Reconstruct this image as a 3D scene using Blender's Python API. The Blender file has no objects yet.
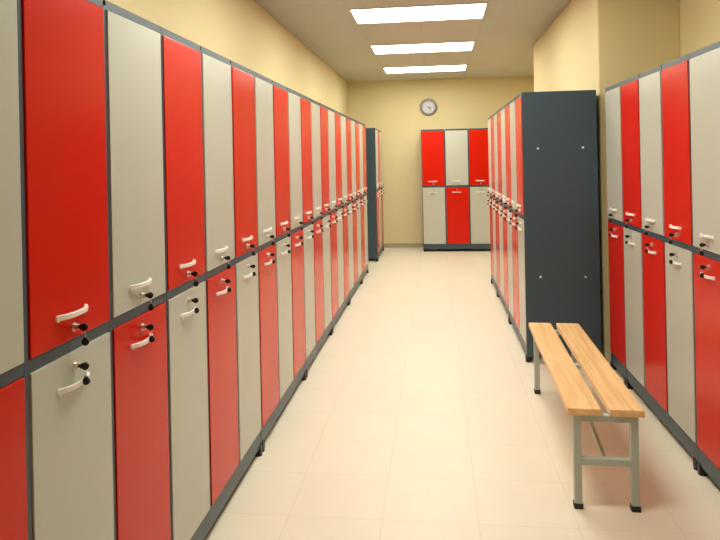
import bpy, bmesh, math, random
from mathutils import Matrix, Vector
PI = math.pi
S = bpy.context.scene
COL = S.collection
random.seed(7)

# ------------------------------------------------------------------ room dimensions (metres, corridor runs along +Y)
W = 0.37            # one locker column
XL = -0.905         # front of the left row
XR = 1.174          # front of the right wall row
XD = 0.62           # front of the row standing in the corridor
HT, HM = 1.935, 1.03
HC = 2.79           # ceiling
WALL_L, WALL_R, WALL_B, WALL_F = -1.448, 1.725, 10.73, -2.6
BLK_X, BLK_Y0, BLK_Y1 = 1.168, 4.75, 7.75

# ------------------------------------------------------------------ materials
def mat(name, col, rough=0.5, metal=0.0, spec=0.5, coat=0.0, noise=None, bump=None, emit=None):
    m = bpy.data.materials.new(name); m.use_nodes = True
    nt = m.node_tree; b = nt.nodes['Principled BSDF']
    b.inputs['Base Color'].default_value = (*col, 1)
    b.inputs['Roughness'].default_value = rough
    b.inputs['Metallic'].default_value = metal
    b.inputs['Specular IOR Level'].default_value = spec
    b.inputs['Coat Weight'].default_value = coat
    if noise:                      # (scale, amount): faint blotches of the surface's own colour
        sc, am = noise
        tc = nt.nodes.new('ShaderNodeTexCoord'); nz = nt.nodes.new('ShaderNodeTexNoise')
        nz.inputs['Scale'].default_value = sc; nz.inputs['Detail'].default_value = 5
        mx = nt.nodes.new('ShaderNodeMix'); mx.data_type = 'RGBA'
        mx.inputs['A'].default_value = (*[c*(1-am) for c in col], 1)
        mx.inputs['B'].default_value = (*[min(1, c*(1+am)) for c in col], 1)
        nt.links.new(tc.outputs['Object'], nz.inputs['Vector'])
        nt.links.new(nz.outputs['Fac'], mx.inputs['Factor'])
        nt.links.new(mx.outputs['Result'], b.inputs['Base Color'])
    if bump:
        sc, st = bump
        tc = nt.nodes.new('ShaderNodeTexCoord'); nz = nt.nodes.new('ShaderNodeTexNoise')
        nz.inputs['Scale'].default_value = sc; nz.inputs['Detail'].default_value = 3
        bp = nt.nodes.new('ShaderNodeBump'); bp.inputs['Strength'].default_value = st
        bp.inputs['Distance'].default_value = 0.002
        nt.links.new(tc.outputs['Object'], nz.inputs['Vector'])
        nt.links.new(nz.outputs['Fac'], bp.inputs['Height'])
        nt.links.new(bp.outputs['Normal'], b.inputs['Normal'])
    if emit:
        b.inputs['Emission Color'].default_value = (*emit[0], 1)
        b.inputs['Emission Strength'].default_value = emit[1]
    return m

def tile_mat(name, col, line, tx, ty, ox, oy, lw, rough, spec, patch=0.03, rnd=0.03, wear=None):
    """square tiles: position / tile size, joints where the fraction is near 0 or 1"""
    m = bpy.data.materials.new(name); m.use_nodes = True
    nt = m.node_tree; N = nt.nodes; L = nt.links; b = N['Principled BSDF']
    b.inputs['Roughness'].default_value = rough; b.inputs['Specular IOR Level'].default_value = spec
    tc = N.new('ShaderNodeTexCoord'); sp = N.new('ShaderNodeSeparateXYZ')
    L.new(tc.outputs['Object'], sp.inputs[0])
    def mth(op, a, bb=None, cc=None):
        n = N.new('ShaderNodeMath'); n.operation = op
        for i, v in enumerate((a, bb, cc)):
            if v is None: continue
            if isinstance(v, (int, float)): n.inputs[i].default_value = v
            else: L.new(v, n.inputs[i])
        return n.outputs[0]
    res = []; cells = []
    for ax, t, o in (('X', tx, ox), ('Y', ty, oy)):
        u = mth('DIVIDE', mth('SUBTRACT', sp.outputs[ax], o), t)
        cells.append(mth('FLOOR', u))
        fr = mth('FRACT', u)
        d = mth('MULTIPLY', mth('MINIMUM', fr, mth('SUBTRACT', 1.0, fr)), t)
        res.append(d)
    dmin = mth('MINIMUM', res[0], res[1])
    joint = mth('LESS_THAN', dmin, lw/2)
    cb = N.new('ShaderNodeCombineXYZ'); L.new(cells[0], cb.inputs[0]); L.new(cells[1], cb.inputs[1])
    wn = N.new('ShaderNodeTexWhiteNoise'); wn.noise_dimensions = '3D'; L.new(cb.outputs[0], wn.inputs['Vector'])
    nz = N.new('ShaderNodeTexNoise'); nz.inputs['Scale'].default_value = 4.5; nz.inputs['Detail'].default_value = 6
    L.new(tc.outputs['Object'], nz.inputs['Vector'])
    v = mth('ADD', mth('MULTIPLY', mth('SUBTRACT', wn.outputs['Value'], .5), 2*rnd),
            mth('MULTIPLY', mth('SUBTRACT', nz.outputs['Fac'], .5), 4*patch))
    v = mth('ADD', v, 1.0)
    vm = N.new('ShaderNodeVectorMath'); vm.operation = 'SCALE'
    vm.inputs[0].default_value = col; L.new(v, vm.inputs['Scale'])
    mx = N.new('ShaderNodeMix'); mx.data_type = 'RGBA'
    L.new(joint, mx.inputs['Factor']); L.new(vm.outputs[0], mx.inputs['A']); mx.inputs['B'].default_value = (*line, 1)
    out = mx.outputs['Result']
    if wear:
        n2 = N.new('ShaderNodeTexNoise'); n2.inputs['Scale'].default_value = 11; n2.inputs['Detail'].default_value = 2
        L.new(tc.outputs['Object'], n2.inputs['Vector'])
        f = mth('MULTIPLY', mth('GREATER_THAN', n2.outputs['Fac'], .755), .25)
        m2 = N.new('ShaderNodeMix'); m2.data_type = 'RGBA'
        L.new(f, m2.inputs['Factor']); L.new(out, m2.inputs['A']); m2.inputs['B'].default_value = (*wear, 1)
        out = m2.outputs['Result']
    L.new(out, b.inputs['Base Color'])
    return m

def wood_mat(name):
    m = bpy.data.materials.new(name); m.use_nodes = True
    nt = m.node_tree; N = nt.nodes; L = nt.links; b = N['Principled BSDF']
    b.inputs['Roughness'].default_value = .38
    tc = N.new('ShaderNodeTexCoord'); mp = N.new('ShaderNodeMapping')
    mp.inputs['Scale'].default_value = (26, 1.3, 26); L.new(tc.outputs['Object'], mp.inputs[0])
    nz = N.new('ShaderNodeTexNoise'); nz.inputs['Scale'].default_value = 1.6; nz.inputs['Detail'].default_value = 7
    nz.inputs['Distortion'].default_value = .7; L.new(mp.outputs[0], nz.inputs['Vector'])
    rp = N.new('ShaderNodeValToRGB')
    rp.color_ramp.elements[0].position = .3; rp.color_ramp.elements[0].color = (.74, .44, .17, 1)
    rp.color_ramp.elements[1].position = .66; rp.color_ramp.elements[1].color = (.90, .65, .34, 1)
    L.new(nz.outputs['Fac'], rp.inputs[0]); L.new(rp.outputs[0], b.inputs['Base Color'])
    return m

M = dict(
    wall=mat('yellow wall paint', (.80, .69, .40), .75, noise=(1.2, .02), bump=(60, .15)),
    ceil=tile_mat('ceiling tiles', (.62, .61, .52), (.575, .56, .475), .6023, .6023, -.7256, 5.527, .012, .9, .2, .012, .008),
    floor=tile_mat('beige floor tiles', (.785, .74, .60), (.72, .665, .525), .39, .365, -.247, 2.616, .005, .42, .45, .02, .014, (.62, .52, .37)),
    red=mat('red laminate', (.64, .012, .001), .23, spec=.26, noise=(1.5, .03)),
    white=mat('light grey laminate', (.515, .545, .485), .30, spec=.4, noise=(1.5, .02)),
    slate=mat('slate laminate', (.045, .080, .108), .40, noise=(2, .06)),
    chrome=mat('satin metal', (.80, .78, .74), .28, metal=1.0),
    handle=mat('pale satin handle', (.95, .94, .91), .25),
    black=mat('black plastic', (.008, .008, .009), .45),
    grey_paint=mat('grey painted steel tube', (.44, .52, .475), .42),
    wood=wood_mat('varnished pine'),
    base=mat('skirting', (.42, .38, .24), .6),
    frame=mat('white lamp frame', (.75, .75, .72), .5),
    lamp=mat('lamp diffuser', (.9, .9, .9), .5, emit=((1.0, .972, .84), 16)),
    clock_rim=mat('grey clock rim', (.30, .29, .28), .35, metal=.3),
    clock_face=mat('clock face', (.72, .72, .78), .5),
    clock_ink=mat('clock ink', (.05, .05, .08), .5),
)

# ------------------------------------------------------------------ mesh helpers
def box(bm, x0, x1, y0, y1, z0, z1, bev=0.0, mtx=None, seg=1):
    t = bmesh.new()
    r = bmesh.ops.create_cube(t, size=1)
    bmesh.ops.scale(t, vec=(x1-x0, y1-y0, z1-z0), verts=t.verts)
    bmesh.ops.translate(t, vec=((x0+x1)/2, (y0+y1)/2, (z0+z1)/2), verts=t.verts)
    if bev: bmesh.ops.bevel(t, geom=t.edges[:], offset=bev, segments=seg, affect='EDGES', profile=.5)
    if mtx: bmesh.ops.transform(t, matrix=mtx, verts=t.verts)
    merge(bm, t)
def merge(bm, t):
    me = bpy.data.meshes.new('tmp'); t.to_mesh(me); t.free(); bm.from_mesh(me); bpy.data.meshes.remove(me)
def cyl(bm, a, b, r, n=20, r2=None, bev=0):
    a, b = Vector(a), Vector(b); d = b-a
    t = bmesh.new()
    bmesh.ops.create_cone(t, cap_ends=True, segments=n, radius1=r, radius2=r if r2 is None else r2, depth=d.length)
    if bev:
        es = [e for e in t.edges if len(e.link_faces) == 2 and any(len(f.verts) > 4 for f in e.link_faces)]
        bmesh.ops.bevel(t, geom=es, offset=bev, segments=2, affect='EDGES', profile=.5)
    q = d.to_track_quat('Z', 'Y').to_matrix().to_4x4()
    bmesh.ops.transform(t, matrix=Matrix.Translation((a+b)/2) @ q, verts=t.verts)
    merge(bm, t)
def sweep(bm, pts, wdt, thk, up=(0, 0, 1), shape='rect', n=10, closed=False):
    """sweep a section (half sizes wdt along `up`, thk across) along pts"""
    pts = [Vector(p) for p in pts]; up = Vector(up); rings = []
    for i, p in enumerate(pts):
        if closed: d = pts[(i+1) % len(pts)] - pts[i-1]
        else: d = pts[min(i+1, len(pts)-1)] - pts[max(i-1, 0)]
        d.normalize(); s = d.cross(up).normalized(); u = s.cross(d).normalized()
        if shape == 'rect':
            c = .3
            sec = [(1, c), (1-c*.6, 1), (-1+c*.6, 1), (-1, c), (-1, -c), (-1+c*.6, -1), (1-c*.6, -1), (1, -c)]
        else:
            sec = [(math.cos(2*PI*k/n), math.sin(2*PI*k/n)) for k in range(n)]
        rings.append([bm.verts.new(p + u*wdt*a + s*thk*b) for a, b in sec])
    m = len(rings[0]); R = len(rings)
    for i in range(R if closed else R-1):
        A, B = rings[i], rings[(i+1) % R]
        for k in range(m): bm.faces.new((A[k], A[(k+1) % m], B[(k+1) % m], B[k]))
    if not closed:
        bm.faces.new(rings[0][::-1]); bm.faces.new(rings[-1])
def mesh(name, bm, m, smooth=False):
    bmesh.ops.recalc_face_normals(bm, faces=bm.faces)
    me = bpy.data.meshes.new(name); bm.to_mesh(me); bm.free()
    me.materials.append(M[m])
    if smooth:
        me.polygons.foreach_set('use_smooth', [True]*len(me.polygons))
        me.set_sharp_from_angle(angle=math.radians(35))
    return me
def obj(name, me, parent=None, loc=(0, 0, 0)):
    o = bpy.data.objects.new(name, me); COL.objects.link(o)
    o.location = loc
    if parent: o.parent = parent
    return o
def thing(name, label, cat, loc=(0, 0, 0), rz=0, group=None):
    o = bpy.data.objects.new(name, None); COL.objects.link(o); o.empty_display_size = .1
    o.location = loc; o.rotation_euler = (0, 0, rz)
    o['label'] = label; o['category'] = cat
    if group: o['group'] = group
    return o
def struct(name, bm, m):
    o = obj(name, mesh(name, bm, m)); o['kind'] = 'structure'; return o
def sbox(name, m, *a):
    bm = bmesh.new(); box(bm, *a); return struct(name, bm, m)

# ------------------------------------------------------------------ the room
T = .12
sbox('floor', 'floor', WALL_L-T, WALL_R+T, WALL_F-T, WALL_B+T, -.1, 0)
sbox('ceiling', 'ceil', WALL_L-T, WALL_R+T, WALL_F-T, WALL_B+T, HC, HC+.1)
sbox('wall_left', 'wall', WALL_L-T, WALL_L, WALL_F-T, WALL_B+T, 0, HC)
sbox('wall_back', 'wall', WALL_L, WALL_R, WALL_B, WALL_B+T, 0, HC)
sbox('wall_front', 'wall', WALL_L, WALL_R, WALL_F-T, WALL_F, 0, HC)
sbox('wall_right', 'wall', WALL_R, WALL_R+T, WALL_F-T, WALL_B+T, 0, HC)
bm = bmesh.new(); box(bm, BLK_X, WALL_R, BLK_Y0, BLK_Y1, 0, HC, .006)
struct('wall_pier', bm, 'wall')
sbox('baseboard_back', 'base', WALL_L, WALL_R, WALL_B-.014, WALL_B, 0, .07)
sbox('baseboard_left', 'base', WALL_L, WALL_L+.014, WALL_F, WALL_B-.014, 0, .07)

# ------------------------------------------------------------------ locker parts
# local frame: x along the front (0..n*W), front plane y = 0 facing -y, depth +y
DZ = {'up': (1.046, 1.907), 'lo': (.125, 1.014)}
PT = .016                                    # panel thickness
DOOR_M = {}
for half in ('up', 'lo'):
    z0, z1 = DZ[half]
    for c in ('red', 'white'):
        bm = bmesh.new(); box(bm, -W/2+.0115, W/2-.0115, -.004, .013, z0, z1, .0018, seg=2)
        DOOR_M[half, c] = mesh('door', bm, c)
# bow handle
bm = bmesh.new()
pts = []
for k in range(13):
    s = -1+2*k/12
    pts.append((s*.064, -.0045-.019*(1-abs(s)**3), 0))
sweep(bm, pts, .0068, .0038, up=(0, 0, 1))
for s in (-1, 1): cyl(bm, (s*.061, -.004, -.002), (s*.061, -.0095, -.002), .0075, 14)
HANDLE = mesh('handle', bm, 'handle', True)
# cylinder lock with an escutcheon
bm = bmesh.new()
cyl(bm, (0, -.004, 0), (0, -.0065, 0), .0115, 20)
cyl(bm, (0, -.0065, 0), (0, -.016, 0), .0088, 20, .0078)
LOCK = mesh('lock', bm, 'chrome', True)
# key with black head
bm = bmesh.new()
box(bm, -.0022, .0022, -.024, -.016, -.004, .004)
t_pts = [(0, -.0385+.0125*math.cos(a), .0095*math.sin(a)) for a in [2*PI*k/18 for k in range(18)]]
cyl(bm, (-.003, -.032, 0), (.003, -.032, 0), .0095, 20, bev=.001)
box(bm, -.003, .003, -.032, -.0205, -.0065, .0065, .001)
KEY = mesh('key', bm, 'black', True)
# ring and fob hanging from the key head
bm = bmesh.new()
ring = [(.003*math.sin(a), -.034+.002*math.sin(a), -.0165+.0115*math.cos(a)) for a in [2*PI*k/20 for k in range(20)]]
sweep(bm, ring, .0011, .0011, up=(0, 1, 0), shape='round', n=6, closed=True)
RING = mesh('key_ring', bm, 'chrome', True)
bm = bmesh.new()
cyl(bm, (-.003, -.034, -.037), (.003, -.034, -.037), .0095, 20, bev=.001)
box(bm, -.003, .003, -.039, -.029, -.034, -.0255, .001)
FOB = mesh('key_tag', bm, 'black', True)
# levelling foot
bm = bmesh.new(); box(bm, -.018, .018, -.006, .03, .006, .05, .003); cyl(bm, (0, .012, 0), (0, .012, .008), .02, 18)
FOOT = mesh('foot', bm, 'black')
bm = bmesh.new(); cyl(bm, (0, 0, 0), (-.004, 0, 0), .008, 16, .006)
CAP = mesh('screw_cap', bm, 'handle', True)

CARC = {}
def carcass(n, dep):
    if (n, dep) in CARC: return CARC[n, dep]
    bm = bmesh.new(); w = n*W-.002; x0 = .001; x1 = x0+w; b = .0008
    for xa in (x0, x1-PT): box(bm, xa, xa+PT, 0, dep, .04, HT, b)
    for k in range(1, n): box(bm, k*W-PT/2, k*W+PT/2, .0, dep-.006, .105, HT-PT, b)
    for z0, z1 in ((HT-.026, HT), (HM-.0145, HM+.0145), (.105, .122)):
        # between the uprights so that no two panels share a face
        for k in range(n):
            a = x0+PT if k == 0 else k*W+PT/2
            c = x1-PT if k == n-1 else (k+1)*W-PT/2
            box(bm, a, c, .0005, dep-.006, z0, z1-.0004)
    box(bm, x0+PT, x1-PT, dep-.005, dep-.001, .105, HT-.002)
    CARC[n, dep] = (mesh('carcass', bm, 'slate'), None)
    p = bmesh.new(); box(p, x0+PT, x1-PT, .0015, .018, .04, .1046, b)
    CARC[n, dep] = (CARC[n, dep][0], mesh('plinth', p, 'slate'))
    return CARC[n, dep]

def locker(n, dep, first, name='locker'):
    """n columns; `first` = colour of the upper door of column 0 (local x)"""
    r = thing(name, '', 'locker')
    ca, pl = carcass(n, dep)
    obj('carcass', ca, r); obj('plinth', pl, r)
    for x in (.024, n*W-.024):
        for y in (.0, dep-.04): obj('foot', FOOT, r, (x, y, 0))
    other = {'red': 'white', 'white': 'red'}
    for k in range(n):
        cu = first if k % 2 == 0 else other[first]
        for half, c in (('up', cu), ('lo', other[cu])):
            d = obj('door', DOOR_M[half, c], r, (W*(k+.5), 0, 0))
            d['label'] = ('upper ' if half == 'up' else 'lower ') + ('red door' if c == 'red' else 'light grey door')
            hz, lz = (1.112, 1.074) if half == 'up' else (.938, .977)
            obj('handle', HANDLE, d, (-.012, 0, hz))
            obj('lock', LOCK, d, (-.003, 0, lz))
            obj('key', KEY, d, (-.003, 0, lz))
            obj('key_ring', RING, d, (-.003, 0, lz))
            obj('key_tag', FOB, d, (-.003, 0, lz))
    return r
def copy_tree(o, parent=None):
    c = o.copy(); COL.objects.link(c)
    if parent: c.parent = parent
    for ch in [q for q in KIDS.get(o.name, [])]: copy_tree(ch, c)
    return c
PROTO = {}; KIDS = {}
def collect(o):
    for q in list(bpy.data.objects):
        if q.parent: KIDS.setdefault(q.parent.name, [])
    for q in bpy.data.objects:
        if q.parent and q not in KIDS[q.parent.name]: KIDS[q.parent.name].append(q)
def place(n, dep, first, loc, rz, label, group=None):
    key = (n, dep, first)
    if key not in PROTO:
        o = locker(n, dep, first); collect(o); PROTO[key] = o
    else:
        o = copy_tree(PROTO[key])
    o.location = loc; o.rotation_euler = (0, 0, rz); o['label'] = label
    if group: o['group'] = group
    elif 'group' in o.keys(): del o['group']
    return o

# left row: unit joints at y0 - W, +2W, +5W ...
Y0L = 1.318
ordn = ['nearest, cut by left photo edge', 'second from camera', 'third from camera', 'fourth from camera',
        'fifth from camera', 'last but one', 'last at the far end']
g = 'lockers in the long left row'
for i in range(7):
    first = 'white' if i % 2 == 0 else 'red'
    desc = 'locker unit in long left row, ' + ordn[i] + (', two columns wide' if i == 6 else ', grey top centre' if first == 'red' else ', red top centre')
    place(3 if i < 6 else 2, .5, first, (XL, Y0L+W*(-1+3*i), 0), PI/2, desc, g)
# unit standing apart at the end of the left side, a little proud of the row
place(3, .5, 'white', (-.863, 9.258, 0), PI/2,
      'far left locker unit standing apart beyond the long row with its dark side panel showing')
# row standing against the pier
g = 'lockers in the row against the pier'
lab = ['nearest locker unit of the pier row, showing its broad dark slate end panel',
       'middle three-column locker unit of the row standing against the pier',
       'farthest three-column locker unit of the pier row, overlapping the lockers on the end wall']
Y0D = 4.697
pier = []
for i in range(3):
    n = 3 if i < 2 else 2
    far = Y0D + W*3*i + W*n
    # local x = 0 is the far end; nearest column has a red upper door
    first = 'red' if i == 0 else 'white'
    pier.append(place(n, .515, first, (XD, far, 0), -PI/2, lab[i], g))
for y in (.106, .417):
    for z in (1.53, .613):
        c = obj('screw_cap', CAP, pier[0], (3*W-.001, y, z)); c.rotation_euler = (0, 0, PI)
# right wall row
Y0R = 3.129
g = 'lockers in the right wall row'
place(3, .5, 'white', (XR, Y0R, 0), -PI/2, 'nearest locker unit on the right wall, cut by the right photo edge', g)
place(3, .5, 'red', (XR, Y0R+3*W, 0), -PI/2, 'three-column locker unit on the right wall just behind the bench', g)
place(1, .5, 'white', (XR, Y0R+4*W, 0), -PI/2, 'narrow one-column locker on the right wall beside the pier, grey above red', g)
# end wall
place(3, .5, 'red', (-.225, 10.215, 0), 0, 'locker unit on the end wall under the clock, its doors facing the camera')

# ------------------------------------------------------------------ bench
B = thing('bench', 'low bench of two varnished pine boards on grey steel legs by the right lockers', 'bench', (.676, 2.715, 0), -.027)
BW, GAP, BL = .136, .034, 1.44
for s in (-1, 1):
    bm = bmesh.new()
    a = s*GAP/2; c = s*(GAP/2+BW)
    box(bm, min(a, c), max(a, c), .032, BL, .394, .424, .004, seg=3)
    obj('seat_board', mesh('seat_board', bm, 'wood'), B)
TS = .0155
for (yy) in (.058, BL-.058):
    for s in (-1, 1):
        bm = bmesh.new(); box(bm, s*.114-TS, s*.114+TS, yy-TS, yy+TS, .02, .3935, .0025, seg=2)
        l = obj('leg', mesh('leg', bm, 'grey_paint'), B)
        bm = bmesh.new(); box(bm, s*.114-TS-.003, s*.114+TS+.003, yy-TS-.002, yy+TS+.002, 0, .024, .002)
        obj('foot_cap', mesh('foot_cap', bm, 'black'), l)
    for z0, z1, nm in ((.366, .3935, 'top_rail'), (.184, .212, 'stretcher')):
        bm = bmesh.new(); box(bm, -.114+TS, .114-TS, yy-TS+.001, yy+TS-.001, z0, z1, .002)
        obj(nm, mesh(nm, bm, 'grey_paint'), B)
ym = BL*.5
bm = bmesh.new(); box(bm, -.12, .12, ym-.018, ym+.018, .374, .3935, .002)
obj('cross_bar', mesh('cross_bar', bm, 'grey_paint'), B)
for y0, y1 in ((.058+TS, ym-.018), (BL-.058-TS, ym+.018)):
    bm = bmesh.new(); sweep(bm, [(0, y0, .2), (-.03 if y0 < y1 else .03, y1, .38)], .008, .008, up=(0, 0, 1))
    obj('brace', mesh('brace', bm, 'grey_paint'), B)

# ------------------------------------------------------------------ clock
CK = thing('wall_clock', 'small round wall clock with grey rim on the end wall', 'clock', (-.10, WALL_B-.0005, 2.33), 0)
def ringmesh(prof, n=48):
    bm = bmesh.new(); rs = []
    for k in range(n):
        a = 2*PI*k/n
        rs.append([bm.verts.new((r*math.cos(a), y, r*math.sin(a))) for r, y in prof])
    for k in range(n):
        A, Bq = rs[k], rs[(k+1) % n]
        for j in range(len(prof)): bm.faces.new((A[j], A[(j+1) % len(prof)], Bq[(j+1) % len(prof)], Bq[j]))
    return bm
obj('rim', mesh('rim', ringmesh([(.104, 0), (.144, 0), (.146, -.02), (.138, -.034), (.118, -.038), (.106, -.030), (.104, -.012)]), 'clock_rim', True), CK)
bm = bmesh.new(); cyl(bm, (0, -.001, 0), (0, -.012, 0), .1035, 48); face = obj('dial', mesh('dial', bm, 'clock_face'), CK)
bm = bmesh.new()
for k in range(12):
    a = k*PI/6; big = k % 3 == 0
    box(bm, -.003 if big else -.0016, .003 if big else .0016, -.0135, -.012, .078 if big else .085, .096, 0, Matrix.Rotation(a, 4, 'Y'))
obj('hour_mark', mesh('hour_mark', bm, 'clock_ink'), CK)
for nm, a, ln, hw, y in (('hour_hand', math.radians(118), .052, .005, -.0155), ('minute_hand', math.radians(150), .078, .0032, -.018)):
    bm = bmesh.new(); box(bm, -hw, hw, y-.001, y+.001, -.014, ln, 0, Matrix.Rotation(a, 4, 'Y'))
    obj(nm, mesh(nm, bm, 'clock_ink'), CK)
bm = bmesh.new(); cyl(bm, (0, -.012, 0), (0, -.021, 0), .007, 16); obj('hub', mesh('hub', bm, 'clock_ink'), CK)

# ------------------------------------------------------------------ ceiling lights
LX, LY, LP = -.1256, 5.527, 1.807
bm = bmesh.new(); h, d = .6, .3; t = .018
box(bm, -h, h, -d, -d+t, -.012, -.0005, .001); box(bm, -h, h, d-t, d, -.012, -.0005, .001)
box(bm, -h, -h+t, -d+t, d-t, -.012, -.0005, .001); box(bm, h-t, h, -d+t, d-t, -.012, -.0005, .001)
LF = mesh('frame', bm, 'frame')
bm = bmesh.new(); box(bm, -h+t, h-t, -d+t, d-t, -.007, -.001)
LD = mesh('diffuser', bm, 'lamp')
LAB = {0: 'fluorescent ceiling panel nearest the camera, cut by the top of the photo', 1: 'middle one of the three lit fluorescent ceiling panels',
       2: 'farthest of the three lit ceiling panels, above the end lockers'}
for k in (0, 1, 2, -1, -2):
    l = thing('ceiling_light', LAB.get(k, 'lit fluorescent ceiling panel over the near end of the aisle, outside the photo'), 'ceiling light',
              (LX, LY+.3+LP*k, HC), 0, 'lit panels down the middle of the ceiling')
    obj('frame', LF, l); obj('diffuser', LD, l)

# ------------------------------------------------------------------ world, camera
w = bpy.data.worlds.new('World'); S.world = w; w.use_nodes = True
w.node_tree.nodes['Background'].inputs[0].default_value = (1, .9, .75, 1)
w.node_tree.nodes['Background'].inputs[1].default_value = 0.0
F_PX, YAW, ROLL, CY, EYE = 642.041, .1173, .0206, 160.02, 1.4737
cam = bpy.data.cameras.new('camera'); co = bpy.data.objects.new('camera', cam); COL.objects.link(co)
cam.sensor_width = 36; cam.lens = 36*F_PX/720; cam.shift_y = -(270-CY)/720; cam.clip_start = .05
R0 = Vector((math.cos(YAW), math.sin(YAW), 0)); U0 = Vector((0, 0, 1)); Fw = Vector((-math.sin(YAW), math.cos(YAW), 0))
Rt = R0*math.cos(ROLL) - U0*math.sin(ROLL); Up = R0*math.sin(ROLL) + U0*math.cos(ROLL)
mt = Matrix((Rt, Up, -Fw)).transposed().to_4x4(); mt.translation = Vector((0, 0, EYE))
co.matrix_world = mt
S.camera = co
vs = S.view_settings
vs.view_transform = 'Standard'; vs.look = 'None'; vs.exposure = 0.0; vs.gamma = 1.0; vs.use_curve_mapping = False
S.cycles.max_bounces = 10; S.cycles.diffuse_bounces = 6
